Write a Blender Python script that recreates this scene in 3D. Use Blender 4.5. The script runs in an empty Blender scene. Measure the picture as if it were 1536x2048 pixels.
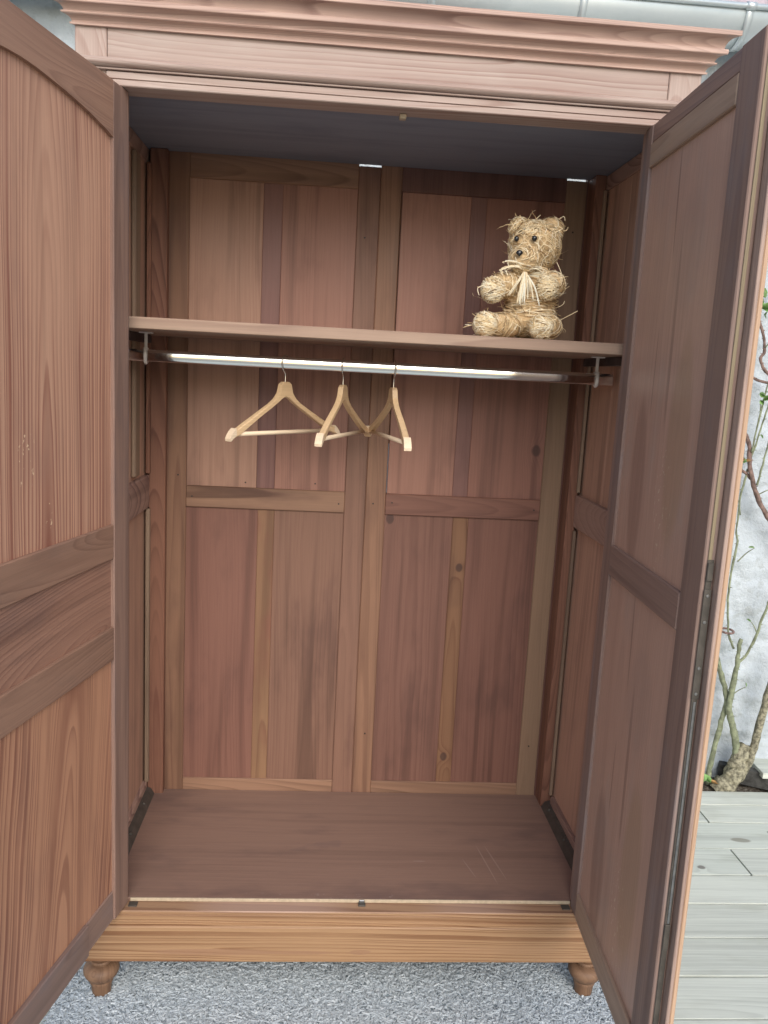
import bpy, bmesh, math, random
from mathutils import Vector, Matrix, noise
random.seed(7)
scene = bpy.context.scene
COL = scene.collection
R = math.radians

# ------------------------------------------------------------------ camera
CAM = Vector((-.1047, -1.827, 1.5317))
yaw, pitch, roll = .0708, -.165, .0525
fwd = Vector((math.sin(yaw)*math.cos(pitch), math.cos(yaw)*math.cos(pitch), math.sin(pitch)))
rgt = Vector((math.cos(yaw), -math.sin(yaw), 0))
upv = rgt.cross(fwd)
r2 = rgt*math.cos(roll) + upv*math.sin(roll)
u2 = -rgt*math.sin(roll) + upv*math.cos(roll)
cd = bpy.data.cameras.new('camera'); cam = bpy.data.objects.new('camera', cd); COL.objects.link(cam)
cd.sensor_fit = 'VERTICAL'; cd.sensor_height = 24; cd.lens = 1650/2048*24
cd.clip_start = .05; cd.clip_end = 500
m = Matrix((r2, u2, -fwd)).transposed().to_4x4(); m.translation = CAM
cam.matrix_world = m
scene.camera = cam

# ------------------------------------------------------------------ light: overcast sky
SUN_AZ, SUN_EL = 172, 34            # degrees, azimuth clockwise from +Y
w = bpy.data.worlds.new('World'); scene.world = w; w.use_nodes = True
nt = w.node_tree; bg = nt.nodes['Background']
sky = nt.nodes.new('ShaderNodeTexSky'); sky.sky_type = 'NISHITA'; sky.sun_disc = False
sky.sun_elevation = R(SUN_EL); sky.sun_rotation = R(SUN_AZ)
sky.air_density = 1.0; sky.dust_density = 2.0; sky.ozone_density = 1.0
nt.links.new(sky.outputs[0], bg.inputs[0]); bg.inputs[1].default_value = .13
sd = bpy.data.lights.new('sun', 'SUN'); sd.energy = 1.5; sd.angle = R(50); sd.color = (1, .985, .96)
sun = bpy.data.objects.new('sun', sd); COL.objects.link(sun)
to_sun = Vector((math.sin(R(SUN_AZ))*math.cos(R(SUN_EL)), math.cos(R(SUN_AZ))*math.cos(R(SUN_EL)), math.sin(R(SUN_EL))))
sun.rotation_euler = to_sun.to_track_quat('Z', 'Y').to_euler(); sun.location = to_sun*6
vs = scene.view_settings
vs.view_transform = 'Standard'; vs.look = 'None'; vs.gamma = 1; vs.exposure = .55; vs.use_curve_mapping = False
scene.cycles.max_bounces = 9; scene.cycles.diffuse_bounces = 6

# ------------------------------------------------------------------ node helpers
def lin(c):
    f = lambda v: v/12.92 if v <= .04045 else ((v+.055)/1.055)**2.4
    return tuple(f(x/255) for x in c) + (1,)

def tone(c, d, gain=1.):            # calmer, greyer version of a wood colour
    g = .3*c[0]+.5*c[1]+.2*c[2]
    return tuple(min(250., (v*(1-d)+g*d)*gain*k) for v, k in zip(c, (1., .985, .96)))

class NG:
    def __init__(s, name):
        s.m = bpy.data.materials.new(name); s.m.use_nodes = True
        s.t = s.m.node_tree; s.b = s.t.nodes['Principled BSDF']
    def n(s, ty, **kw):
        x = s.t.nodes.new(ty)
        for k, v in kw.items(): setattr(x, k, v)
        return x
    def link(s, a, b): s.t.links.new(a, b)
    def put(s, sock, v):
        if isinstance(v, bpy.types.NodeSocket): s.link(v, sock)
        else: sock.default_value = v
    def math(s, op, a, b=0., c=0., clamp=False):
        x = s.n('ShaderNodeMath', operation=op, use_clamp=clamp)
        s.put(x.inputs[0], a); s.put(x.inputs[1], b); s.put(x.inputs[2], c)
        return x.outputs[0]
    def vec(s, a, b, c):
        x = s.n('ShaderNodeCombineXYZ'); s.put(x.inputs[0], a); s.put(x.inputs[1], b); s.put(x.inputs[2], c)
        return x.outputs[0]
    def noise(s, v, scale=1., detail=2., rough=.5, dist=0.):
        x = s.n('ShaderNodeTexNoise'); s.put(x.inputs['Vector'], v)
        x.inputs['Scale'].default_value = scale; x.inputs['Detail'].default_value = detail
        x.inputs['Roughness'].default_value = rough; x.inputs['Distortion'].default_value = dist
        return x.outputs[0]
    def ramp(s, v, pts):
        x = s.n('ShaderNodeValToRGB'); e = x.color_ramp.elements
        while len(e) < len(pts): e.new(.5)
        for q, (p, c) in zip(e, pts):
            q.position = p; q.color = c if isinstance(c, tuple) else (c, c, c, 1)
        s.put(x.inputs[0], v); return x.outputs[0]
    def mix(s, f, a, b, mode='MIX'):
        x = s.n('ShaderNodeMix', data_type='RGBA', blend_type=mode)
        s.put(x.inputs['Factor'], f); s.put(x.inputs['A'], a); s.put(x.inputs['B'], b)
        return x.outputs['Result']
    def smooth(s, v, lo, hi):
        x = s.n('ShaderNodeMapRange', interpolation_type='SMOOTHSTEP')
        s.put(x.inputs[0], v); x.inputs[1].default_value = lo; x.inputs[2].default_value = hi
        return x.outputs[0]
    def bump(s, h, dist=.001, strength=.4):
        x = s.n('ShaderNodeBump'); s.put(x.inputs['Height'], h)
        x.inputs['Distance'].default_value = dist; x.inputs['Strength'].default_value = strength
        s.link(x.outputs[0], s.b.inputs['Normal'])
    def fin(s, col, rough=.6, spec=.3, metal=0.):
        s.put(s.b.inputs['Base Color'], col); s.put(s.b.inputs['Roughness'], rough)
        s.b.inputs['Specular IOR Level'].default_value = spec; s.b.inputs['Metallic'].default_value = metal
        return s.m

# solid wood: growth rings round a pith axis, fibres, streaks, stains, knots and marks.
# order: which object axes are (grain, across, depth), e.g. 'zxy'
TINT = {   # tone of each board group, some with lens veil and missing light painted in (linear multipliers)
    'front': (.78, .86, .93), 'cornice': (1.22, 1.36, 1.48), 'plinth': (.64, .65, .63), 'left': (1.17, 1.30, 1.32), 'leftlow': (1.26, 1.38, 1.42),
    'leftframe': (1.04, 1.14, 1.14), 'right': (1.56, 1.74, 1.78), 'rightframe': (1.32, 1.42, 1.40), 'back': (.66, .69, .75), 'stile': (.82, .85, .87), 'upper': (.96, 1.0, 1.06),  # right panels paled by lens veil, upper boards lightened against dim light
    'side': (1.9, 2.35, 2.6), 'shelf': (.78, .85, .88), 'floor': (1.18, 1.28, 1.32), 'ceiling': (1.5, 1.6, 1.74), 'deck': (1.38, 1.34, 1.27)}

def wood(name, light, dark, order='zxy', spacing=.007, b0=.035, a0=0., tilt=.02, taper=.035, warp=.02,
         contrast=.7, streak=.35, stain=(70, 55, 58), stain_amt=.35, rough=.55, spec=.28, fibre=.3, vary=.16,
         knots=(), marks=(), shift=.25, bump=.35, desat=.24, gain=1., tint=None):
    mul = TINT.get(tint, (1, 1, 1)); L_ = lambda c: tuple(min(.78, v*k) for v, k in zip(lin(c), mul)) + (1,)
    light, dark, stain = tone(light, desat, gain), tone(dark, desat, gain), tone(stain, desat, gain)
    g_ = NG(name); tc = g_.n('ShaderNodeTexCoord'); oi = g_.n('ShaderNodeObjectInfo'); rnd = oi.outputs['Random']
    sp = g_.n('ShaderNodeSeparateXYZ'); g_.link(tc.outputs['Object'], sp.inputs[0])
    ax = {'x': sp.outputs[0], 'y': sp.outputs[1], 'z': sp.outputs[2]}
    g0, a, b = ax[order[0]], ax[order[1]], ax[order[2]]
    M = g_.math
    ra = M('SUBTRACT', rnd, .5); rb = M('SUBTRACT', M('FRACT', M('MULTIPLY', rnd, 17.31)), .5)
    g = M('ADD', g0, M('MULTIPLY', ra, shift*2)); off = M('MULTIPLY', rnd, 37.)
    lo = g_.noise(g_.vec(M('ADD', M('MULTIPLY', a, 3.5), off), M('MULTIPLY', b, 3.5), M('MULTIPLY', g, 1.1)), 1., 2.)
    mid = g_.noise(g_.vec(M('ADD', M('MULTIPLY', a, 25.), off), M('MULTIPLY', b, 25.), M('MULTIPLY', g, 4.)), 1., 2.)
    aa = M('ADD', M('ADD', a, a0), M('ADD', M('MULTIPLY', g, tilt), M('MULTIPLY', rb, shift*.25)))
    bb = M('ADD', M('ADD', b, b0), M('MULTIPLY', g, taper))
    r = M('SQRT', M('ADD', M('MULTIPLY', aa, aa), M('MULTIPLY', bb, bb)))
    r = M('ADD', r, M('MULTIPLY', M('SUBTRACT', lo, .5), warp*2))
    r = M('ADD', r, M('MULTIPLY', M('SUBTRACT', mid, .5), .004))
    kmask = None
    for (ka, kg, kr) in knots:
        da = M('DIVIDE', M('SUBTRACT', a, ka), kr); dg = M('DIVIDE', M('SUBTRACT', g0, kg), kr*1.25)
        d2 = M('ADD', M('MULTIPLY', da, da), M('MULTIPLY', dg, dg))
        r = M('ADD', r, M('MULTIPLY', M('EXPONENT', M('MULTIPLY', d2, -.22)), kr*1.1))
        wob = M('MULTIPLY', M('SUBTRACT', mid, .5), 2.2)
        k = g_.smooth(M('ADD', d2, wob), 1.35, .35)
        kmask = k if kmask is None else M('MAXIMUM', kmask, k)
    irr = g_.noise(g_.vec(M('ADD', M('MULTIPLY', r, 27.), off), 0., 0.), 1., 2.)
    t = M('ADD', M('DIVIDE', r, spacing), M('MULTIPLY', irr, 6.5))
    ring = g_.ramp(M('FRACT', t), [(0, .0), (.35, .14), (.7, .55), (.86, 1.), (.93, .85), (1, .0)])
    fib = g_.noise(g_.vec(M('ADD', M('MULTIPLY', a, 420.), off), M('MULTIPLY', b, 420.), M('MULTIPLY', g, 9.)), 1., 2., .6)
    stk = g_.noise(g_.vec(M('ADD', M('MULTIPLY', a, 26.), off), M('MULTIPLY', b, 26.), M('MULTIPLY', g, .9)), 1., 2., .55)
    blo = g_.noise(g_.vec(M('ADD', M('MULTIPLY', a, 7.), off), M('MULTIPLY', b, 7.), M('MULTIPLY', g, 2.6)), 1., 4., .62)
    amp = g_.smooth(lo, .25, .7)
    rc = M('MULTIPLY', M('MULTIPLY', ring, contrast), M('MULTIPLY', M('ADD', M('MULTIPLY', amp, .85), .25), M('ADD', M('MULTIPLY', blo, 1.5), .3)), clamp=True)
    c = g_.mix(rc, L_(light), L_(dark))
    dk = tuple(v*.72 for v in dark)
    c = g_.mix(M('MULTIPLY', g_.smooth(stk, .48, .72), streak), c, L_(dk))
    c = g_.mix(M('MULTIPLY', g_.smooth(blo, .5, .72), stain_amt), c, L_(stain))
    fv = M('ADD', 1., M('MULTIPLY', M('SUBTRACT', fib, .5), fibre))
    ov = M('ADD', 1., M('MULTIPLY', rb, vary))
    val = M('MULTIPLY', fv, ov)
    vv = g_.vec(val, val, val)
    c = g_.mix(1., c, vv, 'MULTIPLY')
    if kmask is not None:
        c = g_.mix(M('MULTIPLY', kmask, .7), c, lin((66, 50, 48)))
    for (ma, mg, wa, wg, ang, colr, st, brk) in marks:       # worn or chipped places with a shape of their own
        ca, sa = math.cos(ang), math.sin(ang)
        x1 = M('SUBTRACT', a, ma); y1 = M('SUBTRACT', g0, mg)
        xr = M('ADD', M('MULTIPLY', x1, ca), M('MULTIPLY', y1, sa)); yr = M('SUBTRACT', M('MULTIPLY', y1, ca), M('MULTIPLY', x1, sa))
        da = M('DIVIDE', xr, wa); dg = M('DIVIDE', yr, wg)
        d2 = M('ADD', M('MULTIPLY', da, da), M('MULTIPLY', dg, dg))
        k = g_.smooth(d2, 1., .45)
        if brk:
            sn = g_.noise(g_.vec(M('MULTIPLY', a, brk), M('MULTIPLY', b, brk), M('MULTIPLY', g0, brk*.8)), 1., 2.)
            k = M('MULTIPLY', k, g_.smooth(sn, .64, .70))
        c = g_.mix(M('MULTIPLY', k, st), c, lin(colr))
    g_.bump(M('ADD', M('MULTIPLY', ring, .5), M('MULTIPLY', fib, .6)), .0007, bump)
    ro = M('ADD', rough, M('MULTIPLY', M('SUBTRACT', blo, .5), .25))
    return g_.fin(c, ro, spec)

def plain(name, col, rough=.5, spec=.4, metal=0., var=.12, scale=40., bump=0.):
    g_ = NG(name); tc = g_.n('ShaderNodeTexCoord')
    n = g_.noise(tc.outputs['Object'], scale, 4., .6)
    c = g_.mix(g_.smooth(n, .3, .7), lin(tuple(v*(1-var) for v in col)), lin(tuple(min(255, v*(1+var)) for v in col)))
    if bump: g_.bump(n, .001, bump)
    return g_.fin(c, rough, spec, metal)

# ------------------------------------------------------------------ mesh helpers
def link_mesh(name, me, mat=None, parent=None, loc=(0, 0, 0)):
    o = bpy.data.objects.new(name, me); COL.objects.link(o)
    if mat: me.materials.append(mat)
    if parent: o.parent = parent
    o.location = loc; return o

def from_bm(name, bm, mat, parent=None, loc=(0, 0, 0), smooth=False):
    me = bpy.data.meshes.new(name); bm.normal_update(); bm.to_mesh(me); bm.free()
    if smooth:
        for p in me.polygons: p.use_smooth = True
    return link_mesh(name, me, mat, parent, loc)

def box(name, x0, x1, y0, y1, z0, z1, mat, parent=None, bev=.0015):
    c = Vector(((x0+x1)/2, (y0+y1)/2, (z0+z1)/2)); bm = bmesh.new()
    bmesh.ops.create_cube(bm, size=1)
    bmesh.ops.scale(bm, vec=(abs(x1-x0), abs(y1-y0), abs(z1-z0)), verts=bm.verts)
    bev = min(bev, .3*min(abs(x1-x0), abs(y1-y0), abs(z1-z0)))
    if bev > 0: bmesh.ops.bevel(bm, geom=bm.edges[:], offset=bev, segments=1, affect='EDGES')
    return from_bm(name, bm, mat, parent, c)

def prism(name, pts, x0, x1, mat, parent=None, axis='x', smooth=False, mitre=None):
    """extrude a closed 2D profile; pts are (y,z) for axis x, (x,y) for z, (x,z) for y. mitre=(ref): ends grow with the profile's overhang"""
    bm = bmesh.new(); n = len(pts)
    cx = (x0+x1)/2; p0 = sum(p[0] for p in pts)/n; p1 = sum(p[1] for p in pts)/n
    def P(t, p):
        q = (p[0]-p0, p[1]-p1)
        return {'x': (t-cx, q[0], q[1]), 'y': (q[0], t-cx, q[1]), 'z': (q[0], q[1], t-cx)}[axis]
    A = []; B = []
    for p in pts:
        e = 0 if mitre is None else max(0, mitre-p[0])
        A.append(bm.verts.new(P(x0-e, p))); B.append(bm.verts.new(P(x1+e, p)))
    for i in range(n):
        j = (i+1) % n; bm.faces.new((A[i], A[j], B[j], B[i]))
    if not smooth: bm.faces.new(A[::-1]); bm.faces.new(B)
    bmesh.ops.recalc_face_normals(bm, faces=bm.faces)
    loc = {'x': (cx, p0, p1), 'y': (p0, cx, p1), 'z': (p0, p1, cx)}[axis]
    return from_bm(name, bm, mat, parent, loc, smooth)

def lathe(name, prof, mat, parent=None, loc=(0, 0, 0), seg=28):
    bm = bmesh.new(); rings = []
    for (r, z) in prof:
        rings.append([bm.verts.new((r*math.cos(2*math.pi*i/seg), r*math.sin(2*math.pi*i/seg), z)) for i in range(seg)])
    for a, b in zip(rings, rings[1:]):
        for i in range(seg): bm.faces.new((a[i], a[(i+1) % seg], b[(i+1) % seg], b[i]))
    bm.faces.new(rings[0]); bm.faces.new(rings[-1][::-1])
    bmesh.ops.recalc_face_normals(bm, faces=bm.faces)
    o = from_bm(name, bm, mat, parent, loc, True); o.data.set_sharp_from_angle(angle=R(38)); return o

def tube_bm(bm, pts, rad, seg=8, cap=True, flat=1.):
    pts = [Vector(p) for p in pts]; rings = []; up = None
    for i, p in enumerate(pts):
        t = (pts[min(i+1, len(pts)-1)]-pts[max(i-1, 0)]).normalized()
        if up is None: up = t.orthogonal().normalized()
        s = t.cross(up).normalized(); up = s.cross(t).normalized()
        rr = rad[i] if isinstance(rad, (list, tuple)) else rad
        rings.append([bm.verts.new(p + up*rr*math.cos(2*math.pi*k/seg)*flat + s*rr*math.sin(2*math.pi*k/seg)) for k in range(seg)])
    for a, b in zip(rings, rings[1:]):
        for k in range(seg): bm.faces.new((a[k], a[(k+1) % seg], b[(k+1) % seg], b[k]))
    if cap: bm.faces.new(rings[0][::-1]); bm.faces.new(rings[-1])

def tube(name, pts, rad, mat, parent=None, seg=10):
    bm = bmesh.new(); tube_bm(bm, pts, rad, seg); bmesh.ops.recalc_face_normals(bm, faces=bm.faces)
    return from_bm(name, bm, mat, parent, (0, 0, 0), True)

def spline(pts, n=6):
    pts = [Vector(p) for p in pts]; out = []
    for i in range(len(pts)-1):
        p0 = pts[max(i-1, 0)]; p1 = pts[i]; p2 = pts[i+1]; p3 = pts[min(i+2, len(pts)-1)]
        for k in range(n):
            t = k/n
            out.append(.5*((2*p1)+(p2-p0)*t+(2*p0-5*p1+4*p2-p3)*t*t+(3*p1-p0-3*p2+p3)*t**3))
    out.append(pts[-1]); return out

def thing(name, label, cat, loc=(0, 0, 0), group=None):
    o = bpy.data.objects.new(name, None); COL.objects.link(o); o.location = loc; o.empty_display_size = .05
    return tag(o, label, cat, group)

def tag(o, label, cat, group=None):
    o['label'] = label; o['category'] = cat
    if group: o['group'] = group
    return o

# ------------------------------------------------------------------ materials
FRZ = wood('pale_front_pine', (200, 166, 150), (170, 126, 110), 'xzy', gain=1.02, desat=.22, spacing=.011, b0=.02, taper=.03, tilt=.015, warp=.03, contrast=.85, streak=.12, stain=(225, 205, 190), stain_amt=.25, rough=.5, tint='front')
PSTF = wood('pale_front_pine_upright', (200, 166, 150), (164, 112, 94), 'zxy', gain=1.02, desat=.22, spacing=.007, b0=.02, taper=.12, tilt=.05, warp=.02, contrast=.6, streak=.1, stain=(225, 205, 190), stain_amt=.2, rough=.5, tint='front')
CRN = wood('cornice_pine', (180, 136, 116), (122, 76, 66), 'xzy', gain=1.04, desat=.30, spacing=.006, b0=.03, taper=.035, warp=.03, contrast=.5, streak=.2, stain=(112, 70, 62), stain_amt=.15, rough=.45, tint='cornice')
PLN = wood('orange_plinth_pine', (192, 146, 106), (138, 86, 54), 'xzy', gain=1.06, desat=.22, spacing=.0095, b0=.012, a0=.05, taper=.008, tilt=.012, warp=.012, contrast=.95, streak=.15, stain=(176, 130, 104), stain_amt=.2, rough=.42, shift=.02,
           marks=[(-.057, -.33, .010, .17, 0, (146, 112, 88), .7, 0), (-.056, .02, .008, .03, 0, (146, 112, 88), .7, 0), (-.058, -.13, .006, .1, 0, (146, 112, 88), .7, 0), (-.05, .37, .012, .18, 0, (160, 126, 96), .6, 0), (.068, 0, .030, 3., 0, (176, 150, 134), .55, 0), (.05, -.2, .012, .3, 0, (184, 158, 148), .5, 0), (.05, .3, .010, .25, 0, (184, 158, 148), .5, 0)], tint='plinth')
FOOTM = wood('turned_foot_pine', (172, 126, 94), (124, 82, 62), 'zxy', spacing=.008, b0=.02, taper=.15, contrast=.7, stain=(105, 80, 72), stain_amt=.5, tint='plinth')
LD_UP = wood('left_door_panel_pine', (188, 136, 112), (144, 88, 72), 'zxy', gain=1.03, desat=.16, spacing=.011, b0=.045, a0=-.02, taper=.05, tilt=.01, warp=.02, contrast=1.35, streak=.2, stain=(150, 108, 94), stain_amt=.3, shift=.0, vary=0,
             marks=[(.09, -.24, .035, .06, 0, (232, 205, 170), .9, 90), (.02, -.35, .02, .03, 0, (232, 205, 170), .8, 110)], tint='left')
LD_MID = wood('left_door_middle_pine', (152, 106, 88), (100, 60, 52), 'xzy', gain=1.03, desat=.16, spacing=.010, b0=.02, a0=.08, taper=.16, tilt=.05, warp=.02, contrast=.5, streak=.3, stain=(105, 78, 74), stain_amt=.4, shift=.05, tint='left')
LD_LO = wood('left_door_lower_pine', (172, 118, 90), (124, 74, 58), 'zxy', gain=1.03, desat=.16, spacing=.014, b0=.05, a0=.03, taper=.06, tilt=.12, warp=.035, contrast=.85, streak=.15, stain=(132, 90, 76), stain_amt=.35, shift=.0, tint='leftlow')
LD_RAIL = wood('left_door_rail_pine', (154, 112, 94), (114, 76, 64), 'xzy', gain=1.03, desat=.16, spacing=.012, b0=.02, taper=.08, warp=.05, contrast=.5, streak=.3, stain=(124, 96, 88), stain_amt=.4, tint='leftframe')
LD_STILE = wood('left_door_stile_pine', (146, 110, 98), (116, 84, 76), 'zxy', gain=1.03, desat=.16, spacing=.006, b0=.05, taper=.01, contrast=.4, streak=.4, stain=(118, 94, 92), stain_amt=.5, tint='leftframe')
RD_PAN = wood('right_door_panel_pine', (144, 108, 94), (112, 80, 70), 'zxy', gain=1.08, desat=.18, spacing=.012, b0=.06, a0=.05, taper=.01, warp=.02, contrast=.28, streak=.10, stain=(130, 110, 102), stain_amt=.5, vary=0, rough=.42, spec=.4,
              marks=[(-.03, .30, .004, .12, .05, (78, 58, 56), .4, 0), (.02, .05, .009, .2, .02, (92, 68, 64), .35, 0), (.06, -.28, .05, .16, .1, (205, 190, 165), .7, 120), (-.06, -.02, .003, .1, 0, (84, 60, 58), .45, 0), (-.1, -.25, .05, .2, .05, (108, 80, 72), .35, 0), (.05, .2, .08, .12, 0, (158, 134, 122), .3, 0), (.1, -.15, .06, .22, 0, (150, 126, 96), .35, 0)], tint='right')
RD_RAIL = wood('right_door_rail_pine', (144, 116, 100), (108, 82, 72), 'xzy', gain=1.05, desat=.2, spacing=.012, b0=.03, taper=.03, contrast=.5, streak=.3, stain=(130, 116, 112), stain_amt=.5, tint='rightframe')
RD_DARK = wood('dark_door_pine', (120, 92, 84), (92, 68, 64), 'xzy', gain=1.05, desat=.2, spacing=.012, b0=.03, taper=.03, contrast=.5, streak=.35, stain=(104, 92, 98), stain_amt=.5, tint='rightframe')
RD_STILE = wood('right_door_stile_pine', (126, 98, 90), (98, 72, 68), 'zxy', gain=1.05, desat=.2, spacing=.01, b0=.05, taper=.01, contrast=.4, streak=.4, stain=(116, 106, 112), stain_amt=.5, tint='rightframe')
EDGE_OR = wood('fresh_orange_edge', (206, 166, 134), (176, 134, 106), 'zxy', spacing=.006, b0=.04, taper=.004, contrast=.5, streak=.1, stain_amt=.1)
EDGE_BR = wood('worn_brown_edge', (160, 128, 118), (120, 88, 82), 'zxy', spacing=.006, b0=.04, taper=.004, contrast=.5, tint='rightframe')
EDGE_YL = wood('yellowed_edge', (150, 134, 104), (116, 100, 78), 'zxy', spacing=.006, b0=.04, taper=.004, contrast=.5)
def bp(name, l, d, **k):
    a = dict(order='zxy', spacing=.011, b0=.05, taper=.012, warp=.02, contrast=.4, streak=.45, stain=(104, 72, 64), stain_amt=.4, rough=.5, vary=.1, gain=1.01, desat=.14)
    a.update(k); return wood(name, l, d, **a)
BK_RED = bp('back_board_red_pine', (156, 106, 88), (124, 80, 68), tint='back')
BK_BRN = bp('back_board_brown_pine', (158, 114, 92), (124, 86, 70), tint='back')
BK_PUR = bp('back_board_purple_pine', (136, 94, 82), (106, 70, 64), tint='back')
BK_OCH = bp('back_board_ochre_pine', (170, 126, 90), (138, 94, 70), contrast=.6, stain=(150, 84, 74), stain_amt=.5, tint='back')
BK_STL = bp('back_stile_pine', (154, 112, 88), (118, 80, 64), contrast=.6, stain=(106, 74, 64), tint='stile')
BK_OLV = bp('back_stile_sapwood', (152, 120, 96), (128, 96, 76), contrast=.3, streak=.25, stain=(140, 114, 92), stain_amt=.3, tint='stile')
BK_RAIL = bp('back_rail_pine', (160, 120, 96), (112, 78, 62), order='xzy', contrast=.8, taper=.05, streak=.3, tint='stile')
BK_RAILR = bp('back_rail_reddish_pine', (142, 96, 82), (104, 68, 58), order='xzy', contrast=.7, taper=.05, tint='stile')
BU_TAN = bp('lit_upper_tan_pine', (168, 126, 104), (136, 98, 82), tint='upper')  # own board hues, plus lightness painted in where little light reaches
BU_RED = bp('lit_upper_red_pine', (162, 114, 96), (128, 84, 72), tint='upper')
BU_PUR = bp('lit_upper_purple_pine', (132, 92, 84), (104, 70, 66), tint='upper')
CORN = bp('corner_post_pine', (150, 102, 82), (106, 66, 54), contrast=.9, spacing=.009, taper=.06, stain=(120, 72, 62), tint='stile')
BEADM = bp('pale_bead_pine', (178, 148, 120), (140, 110, 88), contrast=.4, streak=.3, stain=(130, 104, 86), tint='back')
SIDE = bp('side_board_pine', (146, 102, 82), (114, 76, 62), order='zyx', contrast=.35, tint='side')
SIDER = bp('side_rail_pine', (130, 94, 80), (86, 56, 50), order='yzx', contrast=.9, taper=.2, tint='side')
SHELF = wood('shelf_pine', (188, 148, 124), (150, 108, 90), 'xzy', spacing=.009, b0=.03, taper=.01, contrast=.5, streak=.3, stain=(150, 120, 110), stain_amt=.4, tint='shelf')
FLOORM = wood('stained_floor_board', (128, 98, 86), (108, 82, 74), 'xyz', gain=1.03, desat=.12, spacing=.02, b0=.1, taper=.01, contrast=.25, streak=.2, stain=(98, 76, 72), stain_amt=.7, rough=.5, spec=.35, vary=0,
              marks=[(-.11, .36, .0022, .10, 1.42, (168, 146, 136), .45, 0), (-.10, .385, .0022, .09, 1.38, (168, 146, 136), .4, 0), (-.13, .31, .0016, .05, 1.3, (168, 150, 144), .4, 0), (-.1, .18, .0025, .02, 0, (160, 140, 134), .5, 0), (-.02, -.05, .12, .26, .3, (104, 88, 88), .25, 14), (-.26, -.1, .022, .5, 0, (150, 134, 128), .45, 90), (.2, .2, .06, .4, 0, (126, 104, 94), .25, 10)], tint='floor')
CEIL = wood('veil_grey_ceiling_board', (106, 110, 120), (92, 96, 106), 'xyz', spacing=.02, b0=.1, taper=.01, contrast=.2, streak=.2, stain=(84, 88, 98), stain_amt=.4, desat=0, tint='ceiling')  # blue-grey stands in for lens veil over a dark brown board
PLY = plain('pale_plywood_edge', (182, 166, 142), .6, .3, 0, .05, 90)
IRON = plain('dark_greenish_iron', (80, 75, 69), .5, .4, .2, .12, 25, .08)
STEEL = plain('worn_steel', (150, 150, 150), .35, .5, .9, .1)
WHITE = plain('white_plastic', (212, 206, 200), .35, .4, 0, .03)
DARKW = plain('dark_cleat', (74, 64, 62), .6, .2)
g_ = NG('chrome'); CHROME = g_.fin((.86, .86, .84, 1), .10, .5, 1.)
g_ = NG('hook_wire'); WIRE = g_.fin((.72, .71, .68, 1), .22, .5, 1.)
HANG = wood('hanger_wood', (222, 186, 138), (200, 156, 108), 'xzy', spacing=.01, b0=.05, taper=.02, contrast=.35, streak=.1, stain_amt=.05, rough=.4, spec=.4)
HTIP = wood('hanger_tip_wood', (232, 208, 176), (212, 180, 146), 'xzy', spacing=.006, contrast=.3, streak=.1, stain_amt=.05)

# ------------------------------------------------------------------ the setting: ground, deck, soil
def structure(o): o['kind'] = 'structure'; return o
gm = NG('ground_earth'); tc = gm.n('ShaderNodeTexCoord')
gn = gm.noise(tc.outputs['Object'], 6, 6, .65)
gm.fin(gm.mix(gm.smooth(gn, .3, .7), lin((150, 150, 140)), lin((172, 170, 160))), .9, .1)
bm = bmesh.new(); bmesh.ops.create_grid(bm, x_segments=2, y_segments=2, size=60)
structure(from_bm('ground', bm, gm.m, None, (0, 0, -.06)))
DECKM = wood('weathered_deck_board', (174, 183, 183), (138, 147, 147), 'xyz', spacing=.012, b0=.04, taper=.012, tilt=.01, warp=.02, contrast=.45, streak=.25, stain=(138, 144, 136), stain_amt=.4, desat=0, rough=.7, spec=.2, vary=.12, shift=1.2,
             knots=(), tint='deck')
DECKK = wood('weathered_knotty_deck_board', (170, 180, 180), (134, 142, 143), 'xyz', spacing=.012, b0=.04, taper=.012, tilt=.01, warp=.02, contrast=.45, streak=.25, stain=(132, 140, 132), stain_amt=.4, desat=0, rough=.7, spec=.2, vary=.12, shift=1.2,
             knots=((.02, .12, .012), (-.03, .42, .009), (.03, -.32, .012), (-.035, .8, .011), (.01, -.7, .012)),
             marks=[(-.03, -.02, .016, .04, .1, (122, 118, 104), .7, 0), (.035, .25, .02, .05, 0, (132, 130, 116), .5, 0)], tint='deck')
deck = box('deck', -4, 4, -5, 1.07, -.055, -.03, plain('deck_joists', (44, 42, 38), .9, .1)); structure(deck)
seams = [-.66, -.515, -.37, -.2225, -.075, .072, .225, .379, .526, .678, .845, .97, 1.075]
jx = [.35, 1.9, .1, 2.2, -.2, 2.0, .2, 2.4, 1.315, -.4, 1.32, 2.1]
def deck_board(x0, x1, y0, y1, k):
    o = box('deck_board', x0, x1, y0, y1, -.026+.03*0, .0 - .0008*(k % 3), (DECKM, DECKK)[k % 2], deck, .001)
    o.location = Vector(o.location) - Vector(deck.location); return o
k = 0
for (a, b), j in zip(zip(seams, seams[1:]), jx):
    cuts = sorted([-2.6, j-1.9, j, 3.2])
    for c0, c1 in zip(cuts, cuts[1:]):
        if c1-c0 > .1: deck_board(c0+.003, c1-.003, a+.0032, b-.0032, k); k += 1
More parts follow.
